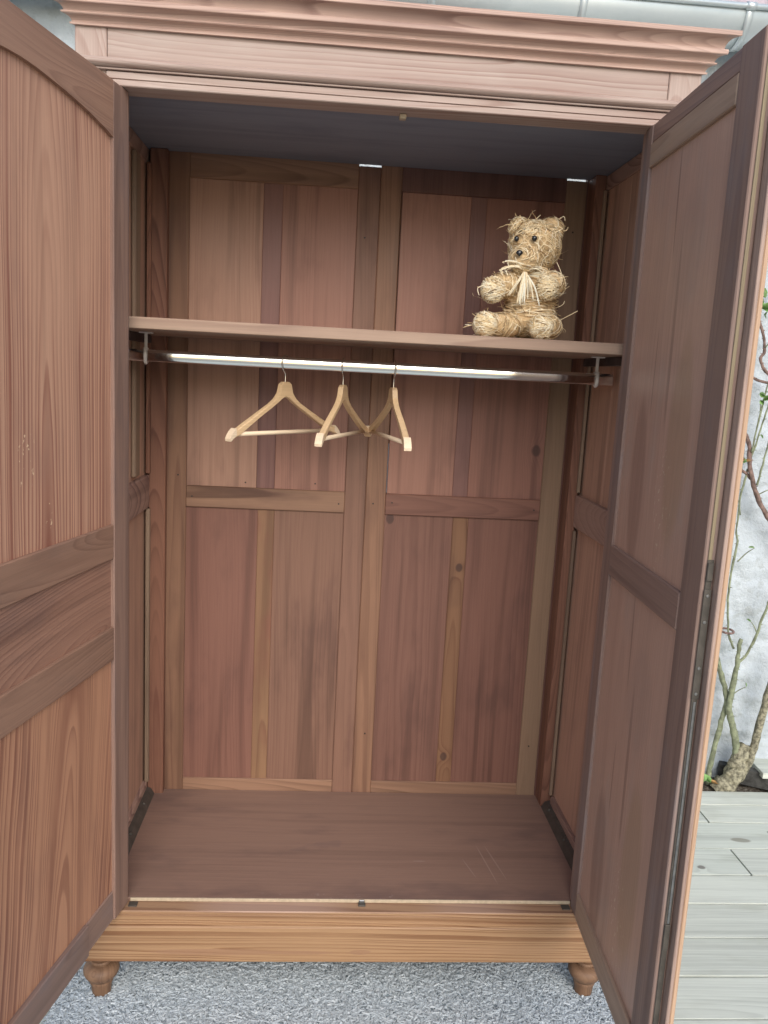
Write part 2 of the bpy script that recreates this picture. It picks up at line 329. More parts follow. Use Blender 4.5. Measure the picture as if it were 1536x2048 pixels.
# boards nearer than the picture shows: continue the deck as one sheet
structure(box('deck_foreground', -3.8, 3.8, -4.9, -.664, -.026, -.001, DECKM))
SOIL = NG('soil'); tc = SOIL.n('ShaderNodeTexCoord'); sn = SOIL.noise(tc.outputs['Object'], 70, 6, .7)
SOIL.fin(SOIL.ramp(sn, [(.3, lin((58, 52, 46))), (.5, lin((98, 90, 80))), (.7, lin((150, 145, 132)))]), .95, .1); SOIL.bump(sn, .01, .8)
bm = bmesh.new(); bmesh.ops.create_grid(bm, x_segments=160, y_segments=10, size=1)
for v in bm.verts:
    v.co.x *= 2.6; v.co.y *= .09
    v.co.z = .012*noise.noise(v.co*18) + .008*noise.noise(v.co*55)
structure(from_bm('soil_bed', bm, SOIL.m, None, (0, 1.165, -.022), True))

# ------------------------------------------------------------------ whitewashed wall
WALLM = NG('whitewashed_stone'); tc = WALLM.n('ShaderNodeTexCoord')
n1 = WALLM.noise(tc.outputs['Object'], 5, 6, .62); n2 = WALLM.noise(tc.outputs['Object'], 38, 6, .7); n3 = WALLM.noise(tc.outputs['Object'], 14, 4, .6)
c = WALLM.mix(WALLM.smooth(n1, .4, .7), lin((196, 204, 209)), lin((180, 188, 193)))
c = WALLM.mix(WALLM.math('MULTIPLY', WALLM.smooth(n3, .56, .66), .35), c, lin((158, 162, 158)))
c = WALLM.mix(WALLM.math('MULTIPLY', WALLM.smooth(n2, .64, .74), .6), c, lin((118, 118, 110)))
WALLM.fin(c, .9, .1); WALLM.bump(n2, .012, .9)
def wall_h(x, z):
    p = Vector((x*3.2, z*4.6, 1.7)); d = noise.voronoi(p)[0]
    joint = min(1, (d[1]-d[0])*3.2)
    return .016*joint + .010*noise.noise(Vector((x*7, z*7, 3))) + .007*noise.noise(Vector((x*24, z*24, 9))) + .004*noise.noise(Vector((x*60, z*60, 5)))
def wall_mesh(x0, x1, z0, z1, nx, nz):
    vs_, fs = [], []
    for j in range(nz+1):
        for i in range(nx+1):
            x = x0+(x1-x0)*i/nx; z = z0+(z1-z0)*j/nz
            vs_.append((x, -wall_h(x, z), z))
    for j in range(nz):
        for i in range(nx):
            a = j*(nx+1)+i; fs.append((a, a+1, a+nx+2, a+nx+1))
    n = len(vs_); vs_ += [(x0, .3, z0), (x1, .3, z0), (x1, .3, z1), (x0, .3, z1)]; fs.append((n+1, n, n+3, n+2))
    me = bpy.data.meshes.new('wall'); me.from_pydata(vs_, [], fs)
    for p in me.polygons: p.use_smooth = True
    return me
wall = link_mesh('house_wall', wall_mesh(-2.4, 2.6, -.06, 2.84, 420, 250), WALLM.m, None, (0, 1.235, 0))
tag(wall, 'rough whitewashed stone house wall behind the wardrobe and rose', 'wall')
ROOFM = plain('roof_tile', (206, 192, 200), .8, .2, 0, .1, 12)
roof = thing('roof_eave', 'strip of pale roof edge just above the zinc gutter', 'roof', (0, 1.47, 2.81))
prism('roof_slab', [(-.36, -.005), (.3, .325), (.3, .385), (-.375, .045)], -2.4, 2.6, ROOFM, roof)
prism('fascia', [(-.262, -.07), (-.240, -.07), (-.240, .053), (-.262, .043)], -2.4, 2.6, plain('fascia_board', (150, 142, 130), .7, .2), roof)

# zinc gutter
g_ = NG('zinc'); tc = g_.n('ShaderNodeTexCoord'); n = g_.noise(tc.outputs['Object'], 9, 5, .6)
ZINC = g_.fin(g_.mix(n, lin((196, 206, 208)), lin((226, 232, 232))), .38, .5, .55)
gut = thing('roof_gutter', 'half round zinc gutter along the eave above the cornice', 'gutter', (0, 1.105, 2.768))
def arc_sheet(name, x0, x1, r, mat, parent, a0=R(180), a1=R(360), th=.002, seg=24):
    pts = [(r*math.cos(a0+(a1-a0)*i/seg), r*math.sin(a0+(a1-a0)*i/seg)) for i in range(seg+1)]
    pts += [((r-th)*math.cos(a1-(a1-a0)*i/seg), (r-th)*math.sin(a1-(a1-a0)*i/seg)) for i in range(seg+1)]
    bm = bmesh.new(); A = [bm.verts.new((x0, p[0], p[1])) for p in pts]; B = [bm.verts.new((x1, p[0], p[1])) for p in pts]
    n = len(pts)
    for i in range(n): bm.faces.new((A[i], A[(i+1) % n], B[(i+1) % n], B[i]))
    for i in range(seg):
        for Q, fl in ((A, 0), (B, 1)):
            f = [Q[i], Q[i+1], Q[n-2-i], Q[n-1-i]]; bm.faces.new(f if fl else f[::-1])
    bmesh.ops.recalc_face_normals(bm, faces=bm.faces)
    return from_bm(name, bm, mat, parent, (0, 0, 0), True)
arc_sheet('trough', -2.4, 2.6, .0905, ZINC, gut)
tube('rolled_lip', [(-2.4, -.094, .004), (2.6, -.094, .004)], .0095, ZINC, gut, 12)
for x in (-1.42, -.81, -.21, .165, .655, 1.205, 1.79):
    arc_sheet('bracket', x-.012, x+.012, .0940, ZINC, gut, R(183), R(350), .003)
    b = tube('lip_clip', [(x-.016, -.094, .004), (x+.016, -.094, .004)], .013, ZINC, gut, 12)

# ------------------------------------------------------------------ the wardrobe
W = thing('wardrobe', 'large open two door pine wardrobe standing on the pale rug', 'wardrobe', (0, 0, 0))
# back: frame and boards
YB = .54
def stile(x0, x1, z0, z1, mat, y0=YB, y1=YB+.022, name='back_stile'): return box(name, x0, x1, y0, y1, z0, z1, mat, W, .002)
stile(-.6175, -.5065, .2, 2.115, BK_STL)
stile(-.0535, .0075, .2, 2.0868, BK_BRN)
stile(.0076, .0660, .2, 2.115, BK_STL)
stile(.5225, .5805, .2, 2.0868, BK_OLV)
stile(.5806, .625, .2, 2.115, BK_PUR)
for (x0, x1, m1, m2) in ((-.5070, -.0530, BK_RAIL, BK_RAIL), (.0655, .5230, BK_RAILR, BK_PUR)):
    box('back_rail', x0, x1, YB+.001, YB+.02, 2.027, 2.115, m2, W, .002)
    box('back_rail', x0, x1, YB-.001, YB+.02, 1.129, 1.191, m1, W, .002)
    box('back_rail', x0, x1, YB+.001, YB+.02, .245, .294, BK_RAIL, W, .002)
def boards(xs, z0, z1, mats):
    for (a, b), mt in zip(zip(xs, xs[1:]), mats):
        box('back_board', a, b, YB+.007, YB+.016, z0, z1, mt, W, .0012)
KN = lambda nm, l, d, kn, **k: bp(nm, l, d, **{**dict(knots=kn, shift=0, tint='back'), **k})
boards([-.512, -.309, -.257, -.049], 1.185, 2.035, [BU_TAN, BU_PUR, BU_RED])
boards([-.512, -.302, -.255, -.045], .288, 1.135, [BK_RED, BK_OCH, BK_BRN])
boards([.0688, .261, .305, .528], 1.185, 2.035, [BU_RED, BU_PUR, KN('lit_upper_knotty_board', (150, 102, 86), (116, 76, 66), ((.082, -.275, .014),), tint='upper')])  # knotty board shares the lightness painted into the upper boards
boards([.0620, .268, .314, .531], .288, 1.135, [KN('lower_knotty_board', (156, 108, 90), (122, 80, 68), ((-.083, .405, .011),)),
        KN('ochre_knotty_board', (166, 118, 84), (124, 78, 56), ((.004, .265, .010), (-.004, -.335, .010)), contrast=.8, spacing=.007), BK_RED])
box('added_slit_cover', .05, .09, YB+.0225, YB+.03, 1.335, 2.03, BK_STL, W)  # added behind the back so daylight shows through only part of the slit
box('added_slit_cover', .04, .09, YB+.0225, YB+.03, .25, 1.19, BK_STL, W)
NAIL = plain('nail_head', (70, 60, 56), .5, .4, .5)
for (x, z) in ((-.49, 1.16), (-.07, 1.155), (.085, 1.165), (.505, 1.16), (-.34, 1.205), (-.14, 1.21), (.03, 1.16), (.55, 1.95), (.55, .42), (-.03, 1.9), (-.53, 1.22), (.04, .45)):
    q = lathe('nail', [(.0001, .0008), (.0022, .0006), (.0026, -.001)], NAIL, W, (x, YB-.0015+(.008 if z in (1.205, 1.21) else 0), z), 10); q.rotation_euler = (R(90), 0, 0)
# corner posts and beads
box('corner_post', -.606, -.560, .512, .5395, .2, 2.09, CORN, W, .002)
box('bead', -.612, -.600, .498, .511, .3, 1.125, BEADM, W, .002)
box('bead', -.612, -.600, .498, .511, 1.225, 2.05, CORN, W, .002)
box('corner_post', .583, .612, .470, .5395, .2, 2.09, CORN, W, .002)
box('bead', .604, .613, .456, .469, .3, 1.118, BEADM, W, .002)
box('bead', .604, .613, .456, .469, 1.228, 2.05, BEADM, W, .002)
# side walls
for s in (-1, 1):
    X = lambda a, b: (min(s*a, s*b), max(s*a, s*b))
    box('side_panel', *X(.618, .630), .03, .285, 1.19, 2.07, SIDE, W)
    box('side_panel', *X(.6185, .6305), .286, .562, 1.19, 2.07, SIDE, W)
    box('side_panel', *X(.618, .630), .03, .562, .2, 1.15, SIDE, W)
    box('side_rail', *X(.604, .632), .031, .51 if s < 0 else .468, 1.128, 1.22, SIDER, W, .002)
    box('side_rail', *X(.613, .632), .031, .5395, 2.05, 2.0895, SIDER, W, .002)
    box('side_rail', *X(.606, .632), .031, .51 if s < 0 else .455, .2, .30, SIDER, W, .002)
    # front posts
    box('front_post', *X(.5785 if s < 0 else .5725, .641), -.02, .03, .122, 2.21, PSTF, W, .002)
    box('jamb', *X(.546, .5715), .006, .03, .25, 2.0715, RD_STILE, W, .002)
    # iron corner brace along the floor
    br = prism('corner_brace', [(s*.584, .2585), (s*.612, .2585), (s*.612, .281), (s*.594, .276)], .10, .509 if s < 0 else .467, IRON, W, 'y')
    for yy in (.262, .42):
        bo = lathe('bolt', [(.0001, .006), (.005, .006), (.007, .002), (.007, -.004)], IRON, br, (s*-.004, yy-br.location.y, .005), 12)
        bo.rotation_euler = (0, -s*.5, 0)
box('side_batten', -.617, -.606, .352, .402, 1.232, 2.045, BEADM, W, .002)
# ceiling, lintel, frieze, cornice
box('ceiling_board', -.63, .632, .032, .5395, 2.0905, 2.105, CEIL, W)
box('frieze', -.5775, .5715, -.019, .004, 2.10, 2.21, FRZ, W, .0012)
prism('lintel', [(.03, 2.072), (-.0285, 2.072), (-.0305, 2.0738), (-.0305, 2.0768), (-.0270, 2.0776), (-.0275, 2.0850), (-.0215, 2.0858), (-.0215, 2.0872), (-.0255, 2.0880), (-.0255, 2.1000), (-.0195, 2.1012), (.03, 2.1012)], -.5775, .5715, FRZ, W)
bead = [(-.0205, 2.1025), (-.0305, 2.1025), (-.0310, 2.1052), (-.0250, 2.1060)] + [(-.029-.0125*math.sin(R(t)), 2.1155-.009*math.cos(R(t))) for t in range(10, 181, 15)] + [(-.0205, 2.1255)]
prism('bead_moulding', bead, -.625, .625, FRZ, W, smooth=False, mitre=-.0205)
def cove(y0, z0, y1, z1, n=6):       # concave quarter: rises first, then sweeps out
    return [(y0+(y1-y0)*(1-math.cos(R(90*i/n))), z0+(z1-z0)*math.sin(R(90*i/n))) for i in range(n+1)]
cor = [(-.0205, 2.1815), (-.0270, 2.1815), (-.0275, 2.1850), (-.0240, 2.1862)] + cove(-.0240, 2.1865, -.0370, 2.1965)
cor += [(-.0395, 2.1968), (-.0410, 2.1985), (-.0400, 2.2005), (-.0365, 2.2010)] + cove(-.0365, 2.2015, -.0480, 2.2120)
cor += [(-.0545, 2.2125), (-.0555, 2.2140), (-.0555, 2.2210), (-.0545, 2.2222), (-.0490, 2.2226)] + cove(-.0490, 2.2230, -.0655, 2.2420, 8)
cor += [(-.0715, 2.2425), (-.0725, 2.2435), (-.0725, 2.2520), (-.060, 2.2530), (-.0205, 2.2530)]
prism('cornice', cor, -.6415, .6415, CRN, W, mitre=-.0205)
box('top_board', -.64, .64, -.0195, .56, 2.2105, 2.2295, RD_DARK, W)
for s in (-1, 1): box('side_frieze', min(s*.606, s*.6405), max(s*.606, s*.6405), .031, .56, 2.0905, 2.2095, FRZ, W)
box('door_stop', .015, .029, .008, .026, 2.062, 2.0716, PLY, W)
# floor and plinth
box('floor_board', -.604, .604, .0135, .5385, .246, .2580, FLOORM, W, .001)
box('floor_edge', -.537, .542, .0085, .0130, .2508, .2590, PLY, W, .001)
pl = [(.03, .122), (-.034, .122), (-.038, .126), (-.038, .214), (-.036, .2185), (-.0315, .2200), (-.0312, .2250), (-.0295, .2262), (-.0290, .2400), (-.0275, .2415), (-.0268, .2475), (-.0245, .2500), (.03, .2500)]
prism('plinth', pl, -.641, .641, PLN, W)
for s in (-1, 1): box('hinge_plate', min(s*.517, s*.538), max(s*.517, s*.538), -.012, .006, .2503, .2525, IRON, W)
st = box('strike_plate', .012, .03, -.006, .008, .2503, .2535, IRON, W); box('catch', -.007, .007, .004, .0085, .001, .008, STEEL, st)
foot = [(.0275, .1215), (.0275, .1140), (.0240, .1125), (.0205, .108), (.0205, .104), (.0255, .1025), (.0270, .0985), (.0255, .0945), (.0215, .0930), (.0220, .0905), (.0330, .0880), (.0395, .0830), (.0425, .0750), (.0425, .0690), (.0385, .0600), (.0310, .0515), (.0265, .0465), (.0275, .0435), (.0275, .0400), (.0250, .0380), (.0235, .0250), (.0220, .0095), (.017, .0075)]
for (x, y) in ((-.605, .008), (.597, .008), (-.60, .50), (.60, .50)): lathe('foot', foot, FOOTM, W, (x, y, 0))
# shelf and rail
shelf = box('shelf', -.603, .603, .060, .5385, 1.6035, 1.6290, SHELF, W, .0015)
for s in (-1, 1):
    box('shelf_cleat', min(s*.588, s*.6035), max(s*.588, s*.6035), .09, .455, 1.582, 1.6032, DARKW, W)
rl = []
for t in range(0, 360, 12):            # tall flattened oval tube
    cc, ss = math.cos(R(t)), math.sin(R(t))
    rl.append((.0075*math.copysign(abs(cc)**.55, cc), .0145*math.copysign(abs(ss)**.8, ss)))
rail = prism('hanging_rail', [(.25+a, 1.5475+b) for a, b in rl], -.6035, .6035, CHROME, W, smooth=True)
for x in (-.558, .562):
    bk = box('rail_bracket', x-.0035, x+.0035, .246, .254, 1.5635, 1.602, WHITE, W)
    box('bracket_foot', -.016, .016, -.010, .010, .0175, .0212, WHITE, bk)
    bm = bmesh.new(); tube_bm(bm, [(0, -.0115, -.018), (0, -.0120, -.038), (0, -.009, -.0500), (0, 0, -.0535), (0, .009, -.0500), (0, .0120, -.038), (0, .0115, -.018)], .0042, 8)
    from_bm('bracket_hook', bm, WHITE, bk, (0, 0, 0), True)
    box('bracket_collar', -.0045, .0045, -.0125, .0125, -.0225, -.0165, WHITE, bk)

# ------------------------------------------------------------------ doors
ZD0, ZD1 = .2544, 2.072
def door_frame(side):
    """root mesh: the door's core board; +x runs from hinge to free edge; t = depth behind the inner face"""
    if side == 'L': ang = math.atan2(-.9777, -.21); s = 1
    else: ang = math.atan2(-.999, -.045); s = -1
    bm = bmesh.new(); bmesh.ops.create_cube(bm, size=1)
    bmesh.ops.scale(bm, vec=(.47, .006, 1.74), verts=bm.verts)
    bmesh.ops.translate(bm, vec=(.27, -s*.0175, (ZD0+ZD1)/2), verts=bm.verts)
    o = from_bm('door', bm, RD_STILE, W, ((-.54 if side == 'L' else .54), -.0015, 0))
    o.rotation_euler = (0, 0, ang)
    def dbox(name, u0, u1, t0, t1, z0, z1, mat, bev=.0015):
        y0, y1 = sorted((-s*t0, -s*t1)); return box(name, u0, u1, y0, y1, z0, z1, mat, o, bev)
    return o, dbox, s
# left door
dL, D, s = door_frame('L')
D('stile', 0, .066, 0, .026, ZD0, ZD1, LD_STILE, .002)
D('stile', .503, .546, 0, .026, ZD0, ZD1, LD_STILE, .002)
arch = [(.0665, 2.0715), (.0665, 1.966), (.10, 1.974), (.15, 1.983), (.20, 1.990), (.25, 1.995), (.30, 1.999), (.34, 2.0015), (.38, 2.002), (.42, 2.0), (.4600, 1.996), (.5025, 1.991), (.5025, 2.0715)]
bm = bmesh.new(); c0 = Vector((.27, -.0125, 2.02))
f1 = [bm.verts.new(Vector((u, 0, z))-c0) for u, z in arch]; f2 = [bm.verts.new(Vector((u, -.0255, z))-c0) for u, z in arch]
n = len(arch)
for i in range(n): bm.faces.new((f1[i], f1[(i+1) % n], f2[(i+1) % n], f2[i]))
bm.faces.new(f1[::-1]); bm.faces.new(f2); bmesh.ops.recalc_face_normals(bm, faces=bm.faces)
from_bm('rail', bm, LD_RAIL, dL, c0)
D('rail', .0665, .5025, .0005, .0255, 1.112, 1.187, LD_RAIL, .002)
D('rail', .0665, .5025, .0005, .0255, .885, .961, LD_RAIL, .002)
D('rail', .0665, .188, .004, .0255, ZD0+.001, .328, RD_DARK, .002)
D('rail', .189, .5025, -.002, .0255, ZD0+.001, .330, RD_DARK, .002)
D('panel', .06, .51, .008, .014, 1.18, 2.01, LD_UP)
D('panel', .06, .51, .008, .014, .955, 1.118, LD_MID)
D('panel', .06, .51, .008, .014, .32, .892, LD_LO)
# right door
dR, D, s = door_frame('R')
D('stile', 0, .045, 0, .020, ZD0, ZD1, RD_STILE, .002)
D('stile', .458, .54, 0, .020, ZD0, ZD1, RD_STILE, .002)
D('rail', .0455, .4575, .0015, .0195, 2.034, ZD1-.0005, RD_DARK, .002)
D('rail', .0455, .4575, -.001, .0195, 1.984, 2.033, RD_RAIL, .002)
D('rail', .0455, .4575, -.001, .0195, 1.112, 1.181, RD_DARK, .002)
D('rail', .0455, .4575, -.001, .0195, ZD0+.001, .319, RD_RAIL, .002)
D('panel', .04, .463, .006, .0142, 1.175, 1.99, RD_PAN)
D('panel', .04, .463, .006, .0142, .31, 1.118, RD_PAN)
D('edge_strip', .5402, .5425, .0065, .0125, 1.26, 2.06, EDGE_YL, .0005)
D('cover_strip', .528, .5620, .0205, .0270, ZD0+.004, ZD1-.002, EDGE_BR, .0012)
D('cover_moulding', .520, .5580, .0290, .0375, ZD0+.004, ZD1-.002, EDGE_OR, .0018)
D('cover_core', .522, .5540, .0268, .0292, ZD0+.006, ZD1-.004, EDGE_BR, .0004)
lb = D('lock_bar', .5402, .5432, .006, .0165, .30, 1.26, IRON, .001)
lk = D('lock_plate', .5434, .5452, .005, .0175, 1.02, 1.21, IRON, .0008)
for z in (-.085, -.04, .04, .085):
    q = lathe('screw', [(.0001, .0016), (.0026, .0014), (.003, 0)], STEEL, lk, (.0008, 0, z), 10); q.rotation_euler = (0, R(90), 0)
D('bolt_guide', .5434, .5462, .006, .016, .55, .60, IRON, .0008)
D('bolt_guide', .5434, .5462, .006, .016, 1.225, 1.255, IRON, .0008)
D('bolt_rod', .5434, .5450, .0095, .0135, .602, 1.015, STEEL, .0006)

# ------------------------------------------------------------------ coat hangers
def half_outline():
    top = [(0, .0), (.014, .0), (.0175, -.003), (.019, -.012), (.023, -.028), (.034, -.043), (.055, -.058), (.085, -.074), (.12, -.0925), (.155, -.1105), (.178, -.1225), (.182, -.1265), (.1835, -.124), (.193, -.131), (.201, -.141), (.2055, -.150)]
    bot = [(.2010, -.1525), (.196, -.147), (.186, -.142), (.170, -.1375), (.13, -.1145), (.09, -.091), (.055, -.0715), (.028, -.055), (.012, -.0435), (0, -.040)]
    k = .915
    return [(x, z*k) for x, z in top], [(x, z*k) for x, z in bot]
def make_hanger(label):
    t = thing('clothes_hanger', label, 'hanger', group='wooden hangers on the rail')
    top, bot = half_outline(); th = .0065
    N = len(top); bm = bmesh.new()
    # body as a strip of quads between upper and lower outline, resampled
    def resample(p, n):
        L = [0]
        for a, b in zip(p, p[1:]): L.append(L[-1]+math.dist(a, b))
        out = []
        for i in range(n):
            d = L[-1]*i/(n-1); k = max(j for j in range(len(L)) if L[j] <= d+1e-9); k = min(k, len(p)-2)
            f = (d-L[k])/(L[k+1]-L[k]); out.append((p[k][0]+(p[k+1][0]-p[k][0])*f, p[k][1]+(p[k+1][1]-p[k][1])*f))
        return out
    tp = resample(top, 26); bt = resample(bot[::-1], 26)
    cols = [((-x, z), (-x2, z2)) for (x, z), (x2, z2) in zip(tp[::-1], bt[::-1])][:-1] + list(zip(tp, bt))
    rings = []
    for (a, b) in cols:
        e = .0018; dx, dz = a[0]-b[0], a[1]-b[1]; L = math.hypot(dx, dz); ux, uz = dx/L*e, dz/L*e
        half = th + .0015*min(1, abs(a[0])/.2)
        bow = -.012*(abs(a[0])/.2)**2
        rings.append([bm.verts.new(q) for q in ((a[0]-ux, bow-half, a[1]-uz), (a[0], bow-half+e, a[1]), (a[0], bow+half-e, a[1]), (a[0]-ux, bow+half, a[1]-uz),
                                              (b[0]+ux, bow+half, b[1]+uz), (b[0], bow+half-e, b[1]), (b[0], bow-half+e, b[1]), (b[0]+ux, bow-half, b[1]+uz))])
    for p, q in zip(rings, rings[1:]):
        for k in range(8): bm.faces.new((p[k], p[(k+1) % 8], q[(k+1) % 8], q[k]))
    bm.faces.new(rings[0][::-1]); bm.faces.new(rings[-1]); bmesh.ops.recalc_face_normals(bm, faces=bm.faces)
    from_bm('shoulders', bm, HANG, t)
    for sx in (-1, 1):
        bm = bmesh.new(); rr = []
        for (x, zt, zb) in ((.1845, -.1096, -.1246), (.193, -.1155, -.1301), (.2012, -.1244, -.1355), (.2064, -.1330, -.1378)):
            bow = -.012*(x/.2)**2; h = .0088
            rr.append([bm.verts.new(q) for q in ((sx*x, bow-h, zt+.0005), (sx*x, bow+h, zt+.0005), (sx*(x-.001), bow+h, zb-.0007), (sx*(x-.001), bow-h, zb-.0007))])
        for p, q in zip(rr, rr[1:]):
            for k in range(4): bm.faces.new((p[k], p[(k+1) % 4], q[(k+1) % 4], q[k]))
        bm.faces.new(rr[0]); bm.faces.new(rr[-1][::-1]); bmesh.ops.recalc_face_normals(bm, faces=bm.faces)
        from_bm('tip', bm, HTIP, t)
    tube('trouser_bar', [(-.187, -.010, -.1232), (0, -.010, -.1232), (.187, -.010, -.1232)], .0052, HTIP, t)
    # hook: shank, bend, loop over the rail (rail axis lies at z=+.0485 above the neck)
    hk = [(0, 0, -.004), (0, 0, .016), (.002, 0, .022), (.009, 0, .030), (.0125, 0, .040), (.0135, 0, .050), (.0115, 0, .0585), (.005, 0, .0638), (-.003, 0, .0640), (-.011, 0, .060), (-.0150, 0, .052), (-.0155, 0, .046)]
    h = tube('hook', spline(hk, 5), .0020, WIRE, t, 8)
    return t
def copy_tree(o, label):
    c = o.copy(); COL.objects.link(c); c['label'] = label
    for ch in o.children:
        d = ch.copy(); COL.objects.link(d); d.parent = c
    return c
h1 = make_hanger('wooden hanger turned most to the front, leftmost on the rail')
h2 = copy_tree(h1, 'wooden hanger swung edge forward, middle of the three on the rail')
h3 = copy_tree(h1, 'wooden hanger angled to the right, nearest the bear')
for h, x, z, a in ((h1, -.219, 1.501, 52), (h2, -.076, 1.501, 71.5), (h3, .050, 1.501, -79.5)):
    h.location = (x, .25, z); h.rotation_euler = (0, 0, R(a))
    for ch in h.children:
        if ch.name.startswith('hook') and a > 0: ch.rotation_euler = (0, 0, math.pi)

# ------------------------------------------------------------------ straw bear
def attr_mat(name, cols, rough=.7, spec=.25, trans=0.):
    g_ = NG(name); at = g_.n('ShaderNodeAttribute'); at.attribute_name = 'tone'
    n = len(cols); return g_.fin(g_.ramp(at.outputs['Fac'], [(i/(n-1), lin(c)) for i, c in enumerate(cols)]), rough, spec)
STRAW = attr_mat('straw', [(132, 104, 70), (194, 164, 120), (218, 192, 148), (232, 212, 172), (240, 230, 204)])
RAFFIA = attr_mat('pale_raffia', [(226, 206, 168), (238, 228, 200), (232, 232, 216)])
BODYM = plain('straw_core', (188, 162, 124), .85, .15, 0, .2, 60, .6)
BLACK = plain('black_bead', (26, 28, 32), .12, .6, 0, .05)
bear = thing('straw_bear', 'seated straw teddy bear with raffia bow on the shelf', 'toy bear', (.375, .20, 1.629))
# (centre, radii, wrap axis or None for tangled)
EL = {
 'head': ((-.009, .000, .222), (.062, .057, .058), None, 620),
 'ear1': ((-.047, .004, .262), (.027, .018, .027), None, 90),
 'ear2': ((.030, .004, .262), (.031, .020, .032), (.3, 0, 1), 110),
 'muzzle': ((-.040, -.042, .184), (.037, .035, .033), (-.35, -.8, .1), 150),
 'crown': ((-.009, .003, .250), (.057, .046, .034), None, 240),
 'neck': ((-.012, .0, .165), (.042, .040, .022), (0, 0, 1), 90),
 'torso': ((-.008, .0, .105), (.066, .056, .074), (0, 0, 1), 330),
 'belly': ((-.010, -.004, .055), (.066, .060, .054), (0, 0, 1), 380),
 'arm1': ((-.074, -.030, .126), (.046, .034, .031), (-1, -.5, -.3), 90),
 'paw1': ((-.112, -.056, .111), (.029, .026, .0315), (.15, .1, 1), 190),
 'arm2': ((.034, -.028, .132), (.031, .042, .033), (-.3, -1, 0), 90),
 'paw2': ((.014, -.060, .123), (.028, .024, .0310), (-.1, .1, 1), 190),
 'leg1': ((-.084, -.048, .0305), (.052, .042, .0300), (-1, -.6, 0), 120),
 'foot1': ((-.131, -.088, .0295), (.028, .023, .0295), (.1, .1, 1), 190),
 'leg2': ((.016, -.048, .033), (.042, .054, .0325), (0, -1, 0), 120),
 'foot2': ((-.002, -.102, .0285), (.028, .022, .0285), (-.06, .1, 1), 190)}
bm = bmesh.new()
for k_, (c, rad, ax, n) in EL.items():
    mt = Matrix.Translation(c) @ Matrix.Diagonal((rad[0]*.96, rad[1]*.96, rad[2]*.96, 1))
    bmesh.ops.create_uvsphere(bm, u_segments=20, v_segments=14, radius=1, matrix=mt)
body = from_bm('body', bm, BODYM, bear, (0, 0, 0), True)
rm = body.modifiers.new('remesh', 'REMESH'); rm.mode = 'VOXEL'; rm.voxel_size = .005; rm.use_smooth_shade = True
rs = random.Random(3)
class Ribbons:
    def __init__(s): s.v = []; s.f = []; s.t = []
    def add(s, pts, nrm, w, tone, taper=True):
        b = len(s.v); n = len(pts)
        for i, p in enumerate(pts):
            t = (pts[min(i+1, n-1)]-pts[max(i-1, 0)])
            if t.length < 1e-7: t = Vector((1, 0, 0))
            d = t.normalized().cross(nrm[i]); d = d.normalized() if d.length > 1e-6 else Vector((0, 0, 1))
            ww = w*(.35 if taper and i in (0, n-1) else 1)
            q = nrm[i].normalized()*w*.45
            s.v += [p-d*ww, p+q, p+d*ww]; s.t += [tone]*3
        for i in range(n-1):
            a = b+i*3
            s.f += [(a, a+1, a+4, a+3), (a+1, a+2, a+5, a+4)]
    def build(s, name, mat, parent):
        me = bpy.data.meshes.new(name); me.from_pydata([tuple(q) for q in s.v], [], s.f)
        at = me.attributes.new('tone', 'FLOAT', 'POINT'); at.data.foreach_set('value', s.t)
        o = link_mesh(name, me, mat, parent); return o
rb = Ribbons()
FACE = ((Vector((-.062, -.040, .2315)), .0095), (Vector((-.024, -.0605, .2320)), .0095), (Vector((-.060, -.0765, .194)), .0105))
def inside(p, skip):
    for k_, (c, rad, ax, n) in EL.items():
        if k_ != skip and sum(((p[i]-c[i])/rad[i])**2 for i in range(3)) < .93: return True
    return False
for key, (c, rad, ax, n) in EL.items():
    c = Vector(c); rad = Vector(rad)
    for _ in range(int(n*1.9)):
        d = Vector((rs.gauss(0, 1), rs.gauss(0, 1), rs.gauss(0, 1))).normalized()
        lift = rs.uniform(.98, 1.055)
        p = Vector((d.x*rad.x, d.y*rad.y, d.z*rad.z))
        if inside(c+p*1.02, key): continue
        nrm = Vector((p.x/rad.x**2, p.y/rad.y**2, p.z/rad.z**2)).normalized()
        if ax is not None and rs.random() < .9:
            t = Vector(ax).normalized().cross(nrm)
            if t.length < .15: continue
            t = t.normalized() + Vector((rs.gauss(0, .10), rs.gauss(0, .10), rs.gauss(0, .10)))
        else:
            t = nrm.orthogonal(); t.rotate(Matrix.Rotation(rs.uniform(0, 6.28), 3, nrm))
        t = (t-nrm*t.dot(nrm)).normalized()
        fly = rs.random() < (.055 if ax is None else .04)
        steps = rs.randint(6, 11); sl = rs.uniform(.003, .0062); pts = []; ns = []
        curl = rs.gauss(0, .13 if ax else .5)
        for i in range(steps):
            q = p*lift
            if fly and i > steps*.45: q = q + nrm*(.0035*(i-steps*.45)**1.25)*rs.uniform(.8, 1.2)
            pts.append(c+q); ns.append(nrm.copy())
            p = p + t*sl
            kx = math.sqrt(sum((p[j]/rad[j])**2 for j in range(3))); p = p/kx
            n2 = Vector((p.x/rad.x**2, p.y/rad.y**2, p.z/rad.z**2)).normalized()
            t.rotate(Matrix.Rotation(curl*.3, 3, n2)); t = (t-n2*t.dot(n2)).normalized(); nrm = n2
        if any((q-e).length < er for q in pts for e, er in FACE): continue
        base = .74 if key.startswith(('paw', 'foot')) else .6
        for q in pts: q.z = max(q.z, .0012)
        rb.add(pts, ns, rs.uniform(.0005, .0011), min(1, max(0, rs.gauss(base, .30))))
